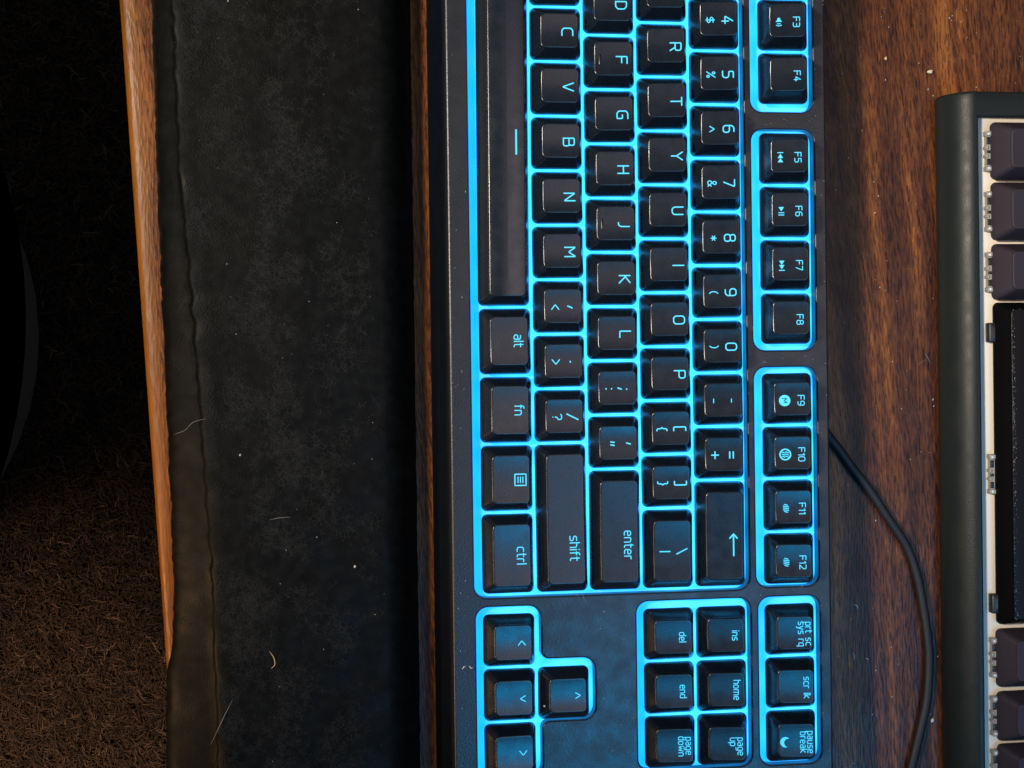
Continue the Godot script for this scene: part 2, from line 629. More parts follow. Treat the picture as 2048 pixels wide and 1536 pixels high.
func cap_mesh(k: Cap, deep: float, long: float, stem_to: float) -> ArrayMesh:
	var bx := deep / 2.0
	var bz := long / 2.0
	var r0 := 2.1
	var r1 := 1.9
	var fillet := 0.55
	var edge := 5 if long < 40 else 14
	var rows := []
	var flat := func(hx: float, hz: float, r: float, cx: float, y: float) -> PackedVector3Array:
		return round_rect(cx, 0, hx, hz, r, y, 6, edge)
	rows.append(flat.call(0.01, 0.01, 0.01, 0.0, 0.4))
	rows.append(flat.call(bx - 1.4, bz - 1.4, r0, 0.0, 0.4))
	rows.append(flat.call(bx - 1.2, bz - 1.2, r0, 0.0, 0.0))
	rows.append(flat.call(bx - 0.15, bz - 0.15, r0, 0.0, 0.0))
	rows.append(flat.call(bx, bz, r0, 0.0, 0.18))
	rows.append(flat.call(bx - 0.03, bz - 0.03, r0, 0.0, 1.0))
	for t in [0.25, 0.5, 0.75, 0.94]:
		var bulge: float = 0.25 * sin(PI * t)
		var ring: PackedVector3Array = flat.call(lerpf(bx - 0.03, k.hx, t) + bulge * 0.5, lerpf(bz - 0.03, k.hz, t) + bulge * 0.5, lerpf(r0, r1, t), k.c * t, 0.0)
		for i in ring.size():
			var e := k.top(clampf(ring[i].x, k.c - k.hx, k.c + k.hx), ring[i].z) - fillet
			ring[i].y = lerpf(1.0, e, t)
		rows.append(ring)
	for a in [0.0, 25.0, 50.0, 75.0, 90.0]:
		var s: float = deg_to_rad(a)
		var inset: float = fillet * (1.0 - cos(s))
		var ring: PackedVector3Array = flat.call(k.hx - inset, k.hz - inset, r1 - inset, k.c, 0.0)
		for i in ring.size():
			ring[i].y = k.top(ring[i].x, ring[i].z) - fillet * (1.0 - sin(s))
		rows.append(ring)
	for t in [0.04, 0.2, 0.4, 0.6, 0.8, 1.0]:
		var d: float = minf(k.hx, k.hz) - fillet
		var ring: PackedVector3Array = flat.call(k.hx - fillet - d * t * 0.999, k.hz - fillet - d * t * 0.999, maxf(0.01, (r1 - fillet) * (1.0 - t)), k.c, 0.0)
		for i in ring.size():
			ring[i].y = k.top(ring[i].x, ring[i].z)
		rows.append(ring)
	var st := SurfaceTool.new()
	st.begin(Mesh.PRIMITIVE_TRIANGLES)
	add_sheet(st, rows, true)
	if stem_to < 0:
		add_box(st, Vector3(-2.4, stem_to, -2.4), Vector3(2.4, 0.6, 2.4), 0.2)
	st.generate_normals()
	return st.commit()

# ---------------------------------------------------------------- legends: strokes laid on the key tops
# each glyph is polylines in units of the capital height, x to the reader's right, y up
const GLYPH := {
	"A": "0,0 .36,1 .72,0;.13,.34 .59,.34", "B": "0,0 0,1 .55,1 .64,.9 .64,.6 .55,.52 0,.52;.5,.52 .6,.52 .7,.42 .7,.1 .6,0 0,0", "C": ".66,1 .2,1 0,.84 0,.16 .2,0 .66,0",
	"D": "0,0 0,1 .45,1 .68,.8 .68,.2 .45,0 0,0", "E": ".6,0 0,0 0,1 .6,1;0,.52 .54,.52", "F": "0,0 0,1 .62,1;0,.5 .56,.5", "G": ".68,1 .2,1 0,.84 0,.16 .2,0 .68,0 .68,.5 .36,.5",
	"H": "0,0 0,1;.68,0 .68,1;0,.52 .68,.52", "I": "0,0 0,1", "J": ".36,1 .36,.2 .22,0 0,0", "K": "0,0 0,1;.64,1 .02,.5;.12,.56 .68,0", "L": "0,1 0,0 .56,0",
	"M": "0,0 0,1 .42,.36 .84,1 .84,0", "N": "0,0 0,1 .68,0 .68,1", "O": ".16,0 0,.16 0,.84 .16,1 .56,1 .72,.84 .72,.16 .56,0 .16,0", "P": "0,0 0,1 .56,1 .68,.88 .68,.56 .56,.44 0,.44",
	"Q": ".16,0 0,.16 0,.84 .16,1 .56,1 .72,.84 .72,.16 .56,0 .16,0;.5,.22 .78,-.08", "R": "0,0 0,1 .56,1 .68,.88 .68,.56 .56,.46 0,.46;.4,.46 .7,0", "S": ".64,1 .14,1 0,.86 0,.62 .12,.52 .54,.5 .66,.38 .66,.14 .52,0 0,0",
	"T": "0,1 .72,1;.36,1 .36,0", "U": "0,1 0,.18 .16,0 .52,0 .68,.18 .68,1", "V": "0,1 .36,0 .72,1", "W": "0,1 .22,0 .46,.7 .7,0 .92,1", "X": "0,0 .7,1;0,1 .7,0", "Y": "0,1 .36,.46 .72,1;.36,.46 .36,0",
	"Z": "0,1 .66,1 0,0 .66,0", "0": ".16,0 0,.16 0,.84 .16,1 .5,1 .66,.84 .66,.16 .5,0 .16,0", "1": "0,.8 .24,1 .24,0", "2": "0,1 .5,1 .62,.88 .62,.6 0,.02 0,0 .64,0", "3": "0,1 .5,1 .62,.88 .62,.62 .5,.52 .14,.52;.5,.52 .64,.4 .64,.12 .5,0 0,0",
	"4": ".46,0 .46,.6;.44,1 0,.28 .68,.28", "5": ".6,1 .04,1 .04,.58 .46,.58 .62,.46 .62,.14 .46,0 0,0", "6": ".56,1 .2,1 0,.8 0,.14 .14,0 .5,0 .64,.14 .64,.44 .5,.58 0,.58", "7": "0,1 .64,1 .22,0",
	"8": ".14,.54 .02,.66 .02,.88 .14,1 .5,1 .62,.88 .62,.66 .5,.54 .14,.54 0,.42 0,.12 .14,0 .5,0 .64,.12 .64,.42 .5,.54", "9": ".08,0 .44,0 .64,.2 .64,.86 .5,1 .14,1 0,.86 0,.56 .14,.42 .64,.42",
	"a": ".06,.7 .36,.7 .46,.6 .46,0 .12,0 0,.1 0,.3 .1,.4 .46,.4", "b": "0,1 0,0 .36,0 .48,.12 .48,.58 .36,.7 0,.7", "c": ".44,.7 .12,.7 0,.58 0,.12 .12,0 .44,0", "d": ".48,1 .48,0 .12,0 0,.12 0,.58 .12,.7 .48,.7",
	"e": "0,.36 .48,.36 .48,.58 .36,.7 .12,.7 0,.58 0,.12 .12,0 .44,0", "f": ".32,1 .2,1 .1,.9 .1,0;0,.66 .3,.66", "g": ".48,0 .12,0 0,.12 0,.58 .12,.7 .48,.7 .48,-.16 .38,-.28 .04,-.28", "h": "0,1 0,0;0,.7 .36,.7 .48,.58 .48,0",
	"i": "0,.7 0,0;0,.94 0,1", "k": "0,1 0,0;.44,.7 .04,.34 .46,0", "l": "0,1 0,.0", "m": "0,0 0,.7 .7,.7 .8,.6 .8,0;.4,.7 .4,0", "n": "0,0 0,.7 .36,.7 .48,.58 .48,0", "o": ".12,0 0,.12 0,.58 .12,.7 .36,.7 .48,.58 .48,.12 .36,0 .12,0",
	"p": "0,-.3 0,.7 .36,.7 .48,.58 .48,.12 .36,0 0,0", "q": ".48,-.3 .48,.7 .12,.7 0,.58 0,.12 .12,0 .48,0", "r": "0,0 0,.7 .32,.7", "s": ".44,.7 .1,.7 0,.6 0,.46 .1,.37 .36,.34 .46,.25 .46,.1 .36,0 0,0", "t": ".1,.95 .1,.1 .2,0 .34,0;0,.7 .34,.7",
	"u": "0,.7 0,.12 .12,0 .48,0 .48,.7", "v": "0,.7 .24,0 .48,.7", "w": "0,.7 .18,0 .38,.55 .58,0 .76,.7", "x": "0,0 .46,.7;0,.7 .46,0", "y": "0,.7 .24,.04;.48,.7 .18,-.28 .04,-.28",
	"<": ".5,.86 0,.46 .5,.06", ">": "0,.86 .5,.46 0,.06", "^": "0,.3 .32,.86 .64,.3", "v_": "0,.8 .32,.2 .64,.8", ",": ".14,.2 0,-.14", ".": "0,.0 .06,.02", ";": ".1,.56 .12,.58;.1,.12 0,-.16", ":": "0,.62 .04,.62;0,.16 .04,.16",
	"'": ".1,1 .02,.7", "\"": ".05,1 0,.72;.3,1 .25,.72", "/": "0,0 .5,1", "?": "0,.9 .12,1 .44,1 .56,.88 .56,.62 .28,.44 .28,.26;.28,.02 .28,0", "[": ".3,1 0,1 0,0 .3,0", "]": "0,1 .3,1 .3,0 0,0",
	"{": ".34,1 .2,1 .14,.9 .14,.62 0,.5 .14,.38 .14,.1 .2,0 .34,0", "}": "0,1 .14,1 .2,.9 .2,.62 .34,.5 .2,.38 .2,.1 .14,0 0,0", "\\": "0,1 .5,0", "|": "0,1 0,0", "-": "0,.45 .42,.45", "_": "0,.1 .5,.1", "=": "0,.62 .56,.62;0,.3 .56,.3", "+": "0,.46 .6,.46;.3,.76 .3,.16",
	"!": "0,1 0,.3;0,.04 0,0", "@": ".5,.3 .5,.65 .25,.65 .25,.3 .7,.3 .7,.9 .1,.9 .0,.8 0,.1 .1,0 .6,0", "#": ".2,0 .3,1;.5,0 .6,1;0,.34 .8,.34;.05,.68 .8,.68", "$": ".6,.84 .14,.84 0,.72 .0,.58 .12,.5 .5,.48 .62,.38 .62,.24 .5,.14 0,.14;.31,1 .31,-.02",
	"%": "0,0 .66,1;.1,.68 .02,.76 .02,.9 .1,.98 .2,.98 .26,.9 .26,.76 .2,.68 .1,.68;.5,.02 .42,.1 .42,.24 .5,.32 .6,.32 .66,.24 .66,.1 .6,.02 .5,.02", "&": ".68,0 .14,.66 .1,.84 .2,1 .4,1 .48,.86 .44,.7 .06,.36 0,.16 .12,0 .42,0 .66,.4", "*": ".3,.3 .3,.9;.04,.45 .56,.75;.04,.75 .56,.45",
	"(": ".22,1 .06,.82 0,.5 .06,.18 .22,0", ")": "0,1 .16,.82 .22,.5 .16,.18 0,0", "`": "0,1 .14,.74", "~": "0,.4 .12,.56 .28,.5 .4,.4 .56,.56",
}

func glyph_width(ch: String) -> float:
	var w := 0.0
	for n in GLYPH[ch].replace(";", " ").split(" "):
		w = maxf(w, float(n.split(",")[0]))
	return w

func round_line(p: PackedVector2Array, r: float) -> PackedVector2Array:
	if p.size() < 3: return p
	var out := PackedVector2Array([p[0]])
	for i in range(1, p.size() - 1):
		var a := p[i - 1] - p[i]
		var b := p[i + 1] - p[i]
		var d := minf(r, minf(a.length(), b.length()) * 0.45)
		var s := p[i] + a.normalized() * d
		var e := p[i] + b.normalized() * d
		for k in 4:
			var t := k / 3.0
			out.append(s.lerp(p[i], t).lerp(p[i].lerp(e, t), t))
	out.append(p[-1])
	return out

# one stroke of the given width; f turns (reader's x, y) in mm into a point just over the key top
func stroke(st: SurfaceTool, p: PackedVector2Array, width: float, f: Callable) -> void:
	var q := PackedVector2Array()
	for i in p.size() - 1:
		var n := maxi(1, int(p[i].distance_to(p[i + 1]) / 0.8))
		for k in n: q.append(p[i].lerp(p[i + 1], float(k) / n))
	q.append(p[-1])
	var w := width / 2
	var d0 := (q[1] - q[0]).normalized()
	var d1 := (q[-1] - q[-2]).normalized()
	var left := PackedVector3Array()
	var right := PackedVector3Array()
	for k in 3:
		var a := PI / 2 - PI / 2 * (k + 0.4) / 3.0
		var c := q[0] - d0 * w * sin(a)
		var s := Vector2(-d0.y, d0.x) * w * cos(a)
		left.append(f.call(c + s))
		right.append(f.call(c - s))
	for i in q.size():
		var d := (q[mini(i + 1, q.size() - 1)] - q[maxi(i - 1, 0)]).normalized()
		var s := Vector2(-d.y, d.x) * w
		left.append(f.call(q[i] + s))
		right.append(f.call(q[i] - s))
	for k in 3:
		var a := PI / 2 * (k + 0.6) / 3.0
		var c := q[-1] + d1 * w * sin(a)
		var s := Vector2(-d1.y, d1.x) * w * cos(a)
		left.append(f.call(c + s))
		right.append(f.call(c - s))
	add_sheet(st, [left, right])

func fill(st: SurfaceTool, p: PackedVector2Array, f: Callable) -> void:
	var base: int = st.get_meta("count", 0)
	for v in p: st.add_vertex(f.call(v) * MM)
	for k in Geometry2D.triangulate_polygon(p): st.add_index(base + k)
	st.set_meta("count", base + p.size())

# words: [text, along z, towards the back, height]; centred on that point
func write(st: SurfaceTool, text: String, cz: float, cx: float, h: float, f: Callable, weight := 0.0) -> void:
	var gap := 0.30 if text.length() == 1 or text[0] == "F" else 0.235
	var total := -gap
	var cells := []
	if GLYPH.has(text):
		cells = [text]
	else:
		for ch in text: cells.append(ch)
	for ch: String in cells:
		total += (0.34 if ch == " " else glyph_width(ch)) + gap
	var x := -total / 2
	var w := weight if weight > 0 else clampf(h * 0.115, 0.30, 0.46)
	for ch: String in cells:
		if ch == " ":
			x += 0.34 + gap
			continue
		for line: String in GLYPH[ch].split(";"):
			var p := PackedVector2Array()
			for n in line.split(" "):
				var xy := n.split(",")
				p.append(Vector2((x + float(xy[0])) * h + cz, (float(xy[1]) - 0.5) * h + cx))
			stroke(st, round_line(p, h * 0.09), w, f)
		x += glyph_width(ch) + gap

func shift2(p: Array, at: Vector2) -> PackedVector2Array:
	var out := PackedVector2Array()
	for v: Vector2 in p: out.append(v + at)
	return out

func disc(at: Vector2, r: float) -> PackedVector2Array:
	var out := PackedVector2Array()
	for k in 24: out.append(at + Vector2(cos(TAU * k / 24), sin(TAU * k / 24)) * r)
	return out

func icon(st: SurfaceTool, what: String, at: Vector2, f: Callable) -> void:
	var t := func(x: float, s: float) -> void: fill(st, shift2([Vector2(x, -0.95), Vector2(x, 0.95), Vector2(x + s, 0)], at), f)
	var bar := func(x: float) -> void: stroke(st, shift2([Vector2(x, -0.9), Vector2(x, 0.9)], at), 0.32, f)
	match what:
		"previous":
			bar.call(-1.7)
			t.call(0.2, -1.5)
			t.call(1.7, -1.5)
		"play":
			t.call(-1.5, 1.5)
			bar.call(0.5)
			bar.call(1.3)
		"next":
			t.call(-1.7, 1.5)
			t.call(-0.2, 1.5)
			bar.call(1.7)
		"mute", "quieter", "louder":
			fill(st, shift2([Vector2(-1.5, -0.45), Vector2(-0.9, -0.5), Vector2(-0.1, -1.15), Vector2(-0.1, 1.15), Vector2(-0.9, 0.5), Vector2(-1.5, 0.45)], at), f)
			if what != "mute": stroke(st, shift2([Vector2(0.5, -0.5), Vector2(0.66, 0), Vector2(0.5, 0.5)], at), 0.3, f)
			if what == "louder": stroke(st, shift2([Vector2(1.1, -0.9), Vector2(1.38, 0), Vector2(1.1, 0.9)], at), 0.3, f)
		"disc":
			fill(st, disc(at, 2.0), f)
		"game":
			var ring := disc(at, 1.85)
			ring.append(ring[0])
			stroke(st, ring, 0.5, f)
			for x in [-0.75, 0.0, 0.75]:
				stroke(st, shift2([Vector2(x - 0.15, -1.1), Vector2(x + 0.2, -0.2), Vector2(x - 0.2, 0.2), Vector2(x + 0.15, 1.1)], at), 0.36, f)
		"dimmer", "brighter":
			for k in 5:
				var x := -1.3 + k * 0.62
				var s := 0.55 if k in [0, 4] else 0.9
				stroke(st, shift2([Vector2(x - 0.2, -s), Vector2(x + 0.1, s)], at), 0.33, f)
		"menu":
			var sq := shift2([Vector2(-1.95, -1.95), Vector2(1.95, -1.95), Vector2(1.95, 1.95), Vector2(-1.95, 1.95), Vector2(-1.95, -1.95)], at)
			stroke(st, sq, 0.42, f)
			for y in [-0.85, 0.0, 0.85]:
				stroke(st, shift2([Vector2(-0.95, y), Vector2(0.95, y)], at), 0.34, f)
		"back":
			stroke(st, shift2([Vector2(-3.7, 0), Vector2(3.8, 0)], at), 0.5, f)
			stroke(st, shift2([Vector2(-2.3, -1.25), Vector2(-3.8, 0), Vector2(-2.3, 1.25)], at), 0.5, f)
		"moon":
			var shape := Geometry2D.clip_polygons(disc(at, 1.85), disc(at + Vector2(0.25, 1.05), 1.55))
			if shape.size() > 0: fill(st, shape[0], f)
		"bar":
			stroke(st, shift2([Vector2(-4.1, 0), Vector2(4.1, 0)], at), 0.62, f)

# ---------------------------------------------------------------- the lighted keyboard
var keys := []     # [centre x, centre z]

func add_key(kb: Node3D, called: String, row: String, u: float, long: float, v: float, words: Array, said: String) -> void:
	var cx := (v + 0.5) * U
	var cz := (u + long / 2.0) * U
	var size := long * U - (U - SIZE)
	var k := cap_shape(ROWS[row], SIZE, size)
	var id := "%s %.2f" % [row, long]
	if not cap_cache.has(id):
		cap_cache[id] = cap_mesh(k, SIZE, size, -3.5)
	var o := put(called, cap_cache[id], M.key, kb, Vector3(cx, 0, cz))
	o.rotation = Vector3(rng.randf_range(-1, 1), rng.randf_range(-1, 1), rng.randf_range(-1, 1)) * deg_to_rad(0.35)
	if said: o.set_meta("label", said)
	var n := maxi(1, int(round(long)))
	for i in n:
		keys.append(Vector2(cx + 3.0, (u + long * (i + 0.5) / n) * U))
	if words.is_empty(): return
	var f := func(p: Vector2) -> Vector3:
		return Vector3(p.y, k.top(p.y, p.x) + 0.035, p.x)
	var st := SurfaceTool.new()
	st.begin(Mesh.PRIMITIVE_TRIANGLES)
	for w: Array in words:
		if w[0].begins_with("icon "):
			icon(st, w[0].substr(5), Vector2(w[1], w[2]), f)
		else:
			write(st, w[0], w[1], w[2], w[3], f)
	st.generate_normals()
	put("legend", st.commit(), M.legend, o)
	if words[-1][0] == "icon disc":
		st = SurfaceTool.new()
		st.begin(Mesh.PRIMITIVE_TRIANGLES)
		var g := func(p: Vector2) -> Vector3: return f.call(p) + Vector3(0, 0.03, 0)
		write(st, "M", words[-1][1], words[-1][2], 1.7, g, 0.3)
		st.generate_normals()
		put("mark", st.commit(), M.legend_dark, o)

var cap_cache := {}

func make_keyboard() -> void:
	var kb := thing("lighted_keyboard", "black compact keyboard with cyan backlit keys lying across the wooden desk", "keyboard")
	# --- keys
	var letter := func(row: String, v: float, u0: float, text: String) -> void:
		for i in text.length():
			add_key(kb, "letter_key", row, u0 + i, 1.0, v, [[text[i], 0.4, 3.3, 3.8]], "black letter key marked " + text[i])
	letter.call("q", 3.0, 1.5, "QWERTYUIOP")
	letter.call("a", 2.0, 1.75, "ASDFGHJKL")
	letter.call("z", 1.0, 2.25, "ZXCVBNM")
	var digits := "1234567890"
	var over := "!@#$%^&*()"
	for i in 10:
		add_key(kb, "number_key", "number", 1.0 + i, 1.0, 4.0, [[digits[i], 0.4, 2.6, 3.7], [over[i], 0.4, -3.3, 2.9]], "black number key marked %s and %s" % [digits[i], over[i]])
	add_key(kb, "punctuation_key", "number", 0.0, 1.0, 4.0, [["`", 0.3, 2.6, 3.2], ["~", 0.3, -3.3, 3.0]], "black key marked with backtick and tilde")
	add_key(kb, "punctuation_key", "number", 11.0, 1.0, 4.0, [["-", 0.3, 2.6, 2.7], ["_", 0.3, -2.6, 2.7]], "black key marked with hyphen and underscore")
	add_key(kb, "punctuation_key", "number", 12.0, 1.0, 4.0, [["=", 0.3, 2.4, 3.9], ["+", 0.3, -3.3, 3.9]], "black key marked with equals and plus")
	add_key(kb, "punctuation_key", "q", 11.5, 1.0, 3.0, [["[", 0.3, 3.1, 4.2], ["{", 0.3, -3.1, 3.5]], "black key marked with opening brackets")
	add_key(kb, "punctuation_key", "q", 12.5, 1.0, 3.0, [["]", 0.3, 3.1, 4.2], ["}", 0.3, -3.1, 3.5]], "black key marked with closing brackets")
	add_key(kb, "punctuation_key", "q", 13.5, 1.5, 3.0, [["\\", 0.3, 3.3, 3.6], ["|", 0.3, -2.6, 3.5]], "wide black key marked with backslash and bar")
	add_key(kb, "punctuation_key", "a", 10.75, 1.0, 2.0, [[";", 0.3, 3.3, 4.2], [":", 0.3, -2.2, 4.2]], "black key marked with semicolon and colon")
	add_key(kb, "punctuation_key", "a", 11.75, 1.0, 2.0, [["'", 0.3, 2.4, 4.4], ["\"", 0.3, -3.2, 4.2]], "black key marked with quotation marks")
	add_key(kb, "punctuation_key", "z", 9.25, 1.0, 1.0, [[",", 0.3, 5.0, 4.4], ["<", 0.3, -2.1, 3.2]], "black key marked with comma and less-than")
	add_key(kb, "punctuation_key", "z", 10.25, 1.0, 1.0, [[".", 0.3, 5.0, 4.4], [">", 0.3, -2.1, 3.2]], "black key marked with full stop and greater-than")
	add_key(kb, "punctuation_key", "z", 11.25, 1.0, 1.0, [["/", 0.3, 3.35, 3.9], ["?", 0.3, -2.0, 3.1]], "black key marked with slash and question mark")
	add_key(kb, "modifier_key", "number", 13.0, 2.0, 4.0, [["icon back", 3.2, 2.6]], "long black backspace key with a left arrow")
	add_key(kb, "modifier_key", "q", 0.0, 1.5, 3.0, [["tab", 0.0, 3.3, 3.2]], "wide black key marked tab")
	add_key(kb, "modifier_key", "a", 0.0, 1.75, 2.0, [["caps", 0.0, 3.3, 3.2]], "wide black key marked caps")
	add_key(kb, "modifier_key", "a", 12.75, 2.25, 2.0, [["enter", 4.8, 3.7, 3.2]], "long black key marked enter")
	add_key(kb, "modifier_key", "z", 0.0, 2.25, 1.0, [["shift", 0.0, 3.5, 3.2]], "long black left key marked shift")
	add_key(kb, "modifier_key", "z", 12.25, 2.75, 1.0, [["shift", 10.2, 3.5, 3.3]], "long black key marked shift")
	add_key(kb, "modifier_key", "bottom", 0.0, 1.5, 0.0, [["ctrl", 0.0, 3.8, 3.2]], "black left key marked ctrl")
	add_key(kb, "modifier_key", "bottom", 1.5, 1.0, 0.0, [], "")
	add_key(kb, "modifier_key", "bottom", 2.5, 1.25, 0.0, [["alt", 0.0, 3.8, 3.2]], "black left key marked alt")
	add_key(kb, "space_bar", "space", 3.75, 6.0, 0.0, [["icon bar", 0.6, 3.9]], "long black space bar with one lit dash")
	add_key(kb, "modifier_key", "bottom", 9.75, 1.25, 0.0, [["alt", 0.0, 3.9, 3.2]], "black key marked alt beside the space bar")
	add_key(kb, "modifier_key", "bottom", 11.0, 1.25, 0.0, [["fn", 0.0, 3.8, 3.2]], "black key marked fn")
	add_key(kb, "modifier_key", "bottom", 12.25, 1.25, 0.0, [["icon menu", 0.2, 3.9]], "black key marked with a menu symbol")
	add_key(kb, "modifier_key", "bottom", 13.5, 1.5, 0.0, [["ctrl", 0.2, 4.0, 3.2]], "black key marked ctrl beside the menu key")
	var fv := 5.332
	add_key(kb, "function_key", "function", 0.0, 1.0, fv, [["esc", 0.3, 2.3, 2.4]], "black key marked esc")
	var icons := ["mute", "quieter", "louder", "", "previous", "play", "next", "", "disc", "game", "dimmer", "brighter"]
	for i in 12:
		var words := [["F%d" % (i + 1), 0.6, 2.4, 2.2]]
		if icons[i]: words.append(["icon " + icons[i], 0.6, -3.3 if i > 7 else -3.7])
		add_key(kb, "function_key", "function", 2.0 + i + 0.5 * (i / 4), 1.0, fv, words, "black function key marked F%d" % (i + 1))
	var n := 15.3325
	add_key(kb, "navigation_key", "function", n, 1.0, fv, [["prt sc", 0.4, 4.2, 2.3], ["sys rq", 0.4, 1.7, 2.3]], "black key marked prt sc sys rq")
	add_key(kb, "navigation_key", "function", n + 1, 1.0, fv, [["scr lk", 0.4, 3.3, 2.3]], "black key marked scr lk")
	add_key(kb, "navigation_key", "function", n + 2, 1.0, fv, [["pause", 0.6, 4.4, 2.3], ["break", 0.6, 1.9, 2.3], ["icon moon", 0.6, -4.4]], "black key marked pause break with a crescent")
	add_key(kb, "navigation_key", "number", n, 1.0, 4.0, [["ins", 0.2, 2.9, 2.3]], "black key marked ins")
	add_key(kb, "navigation_key", "number", n + 1, 1.0, 4.0, [["home", 0.2, 3.1, 2.3]], "black key marked home")
	add_key(kb, "navigation_key", "number", n + 2, 1.0, 4.0, [["page", 1.0, 4.3, 2.3], ["up", -0.6, 1.7, 2.3]], "black key marked page up")
	add_key(kb, "navigation_key", "q", n, 1.0, 3.0, [["del", 0.2, 3.2, 2.3]], "black key marked del")
	add_key(kb, "navigation_key", "q", n + 1, 1.0, 3.0, [["end", 0.2, 3.2, 2.3]], "black key marked end")
	add_key(kb, "navigation_key", "q", n + 2, 1.0, 3.0, [["page", 0.2, 5.0, 2.3], ["down", 0.3, 2.4, 2.3]], "black key marked page down")
	add_key(kb, "arrow_key", "bottom", n, 1.0, 0.0, [["<", 0.2, 3.7, 3.0]], "black left arrow key")
	add_key(kb, "arrow_key", "bottom", n + 1, 1.0, 0.0, [["v_", 0.4, 3.7, 3.0]], "black down arrow key")
	add_key(kb, "arrow_key", "bottom", n + 2, 1.0, 0.0, [[">", 0.2, 3.7, 3.0]], "black right arrow key")
	add_key(kb, "arrow_key", "z", n + 1, 1.0, 1.0, [["^", 0.2, 3.8, 3.0]], "black up arrow key with a speck of dust")
	# raised bars on the two homing keys
	for h in [[4.75, "F"], [7.75, "J"]]:
		var k := cap_shape(ROWS["a"], SIZE, SIZE)
		var bump := boxes([[Vector3(-0.35, -0.3, -1.9), Vector3(0.35, 0.32, 1.9)]], 0.22)
		for c in kb.get_children():
			if c.get_meta("label", "") == "black letter key marked " + h[1]:
				put("homing_bar", bump, M.key, c, Vector3(-4.4, k.top(-4.4, 0), 0.3))

	# --- the top deck with its wells
	var wells := []
	wells.append(well([Vector2(-2.2, -2.2), Vector2(96.4, -2.2), Vector2(96.4, 286.8), Vector2(-2.2, 286.8)]))
	wells.append(well([Vector2(99.3, -1.8), Vector2(122.2, -1.8), Vector2(122.2, 21.0), Vector2(99.3, 21.0)]))
	wells.append(well([Vector2(99.3, 36.4), Vector2(122.2, 36.4), Vector2(122.2, 116.5), Vector2(99.3, 116.5)]))
	wells.append(well([Vector2(99.4, 122.9), Vector2(122.3, 122.9), Vector2(122.3, 201.7), Vector2(99.4, 201.7)]))
	wells.append(well([Vector2(99.4, 207.9), Vector2(122.3, 207.9), Vector2(122.3, 286.3), Vector2(99.4, 286.3)]))
	wells.append(well([Vector2(100.0, 290.1), Vector2(122.5, 290.1), Vector2(122.5, 350.1), Vector2(100.0, 350.1)]))
	wells.append(well([Vector2(55.4, 290.1), Vector2(96.7, 290.1), Vector2(96.7, 349.9), Vector2(55.4, 349.9)]))
	wells.append(well([Vector2(-1.8, 290.2), Vector2(20.8, 290.2), Vector2(20.8, 309.0), Vector2(39.9, 309.0), Vector2(39.9, 330.5), Vector2(20.8, 330.5), Vector2(20.8, 350.0), Vector2(-1.8, 350.0)]))
	var outer := well([Vector2(-9.2, -9.0), Vector2(126.2, -9.0), Vector2(126.2, 358.5), Vector2(-9.2, 358.5)])
	put("deck", deck_mesh(outer, wells), M.deck, kb)
	put("case", case_mesh(), M.case, kb)
	put("backlight_plate", plate_mesh(), plate_material(), kb)
	for w in wells:
		var lo := Vector2(1e9, 1e9)
		var hi := -lo
		for p: Vector2 in w:
			lo = lo.min(p)
			hi = hi.max(p)
		var l := AreaLight3D.new()
		l.name = "backlight"
		l.area_size = Vector2(hi.x - lo.x - 1, hi.y - lo.y - 1) * MM
		l.area_normalize_energy = false
		l.light_energy = 0.10
		l.light_color = Color(0.0, 0.58, 1.0)
		l.shadow_enabled = true
		kb.add_child(l, true)
		l.position = Vector3((lo.x + hi.x) / 2, -3.3, (lo.y + hi.y) / 2) * MM
		l.rotation = Vector3(PI / 2, 0, 0)

func well(corners: Array) -> PackedVector2Array:
	var out := PackedVector2Array()
	var n := corners.size()
	for i in n:
		var p: Vector2 = corners[i]
		var a: Vector2 = corners[(i + n - 1) % n] - p
		var b: Vector2 = corners[(i + 1) % n] - p
		var r := 4.2
		if absf(a.angle_to(b)) > 0 and a.cross(b) > 0: r = 3.0
		var s := p + a.normalized() * r
		var e := p + b.normalized() * r
		var c := s + e - p
		for k in 7:
			var t := (k / 6.0) * PI / 2
			out.append(c + (s - c) * cos(t) + (e - c) * sin(t))
		var q: Vector2 = corners[(i + 1) % n]
		var stop := q - b.normalized() * r
		var steps := int(e.distance_to(stop) / 1.5)
		for k in range(1, steps):
			out.append(e.lerp(stop, float(k) / steps))
	return out

func offset_loop(p: PackedVector2Array, d: float) -> PackedVector2Array:
	var out := PackedVector2Array()
	var n := p.size()
	for i in n:
		var t := (p[(i + 1) % n] - p[(i + n - 1) % n]).normalized()
		out.append(p[i] + Vector2(t.y, -t.x) * d)
	return out

func lift(p: PackedVector2Array, y: float) -> PackedVector3Array:
	var out := PackedVector3Array()
	for v in p: out.append(Vector3(v.x, y, v.y))
	return out

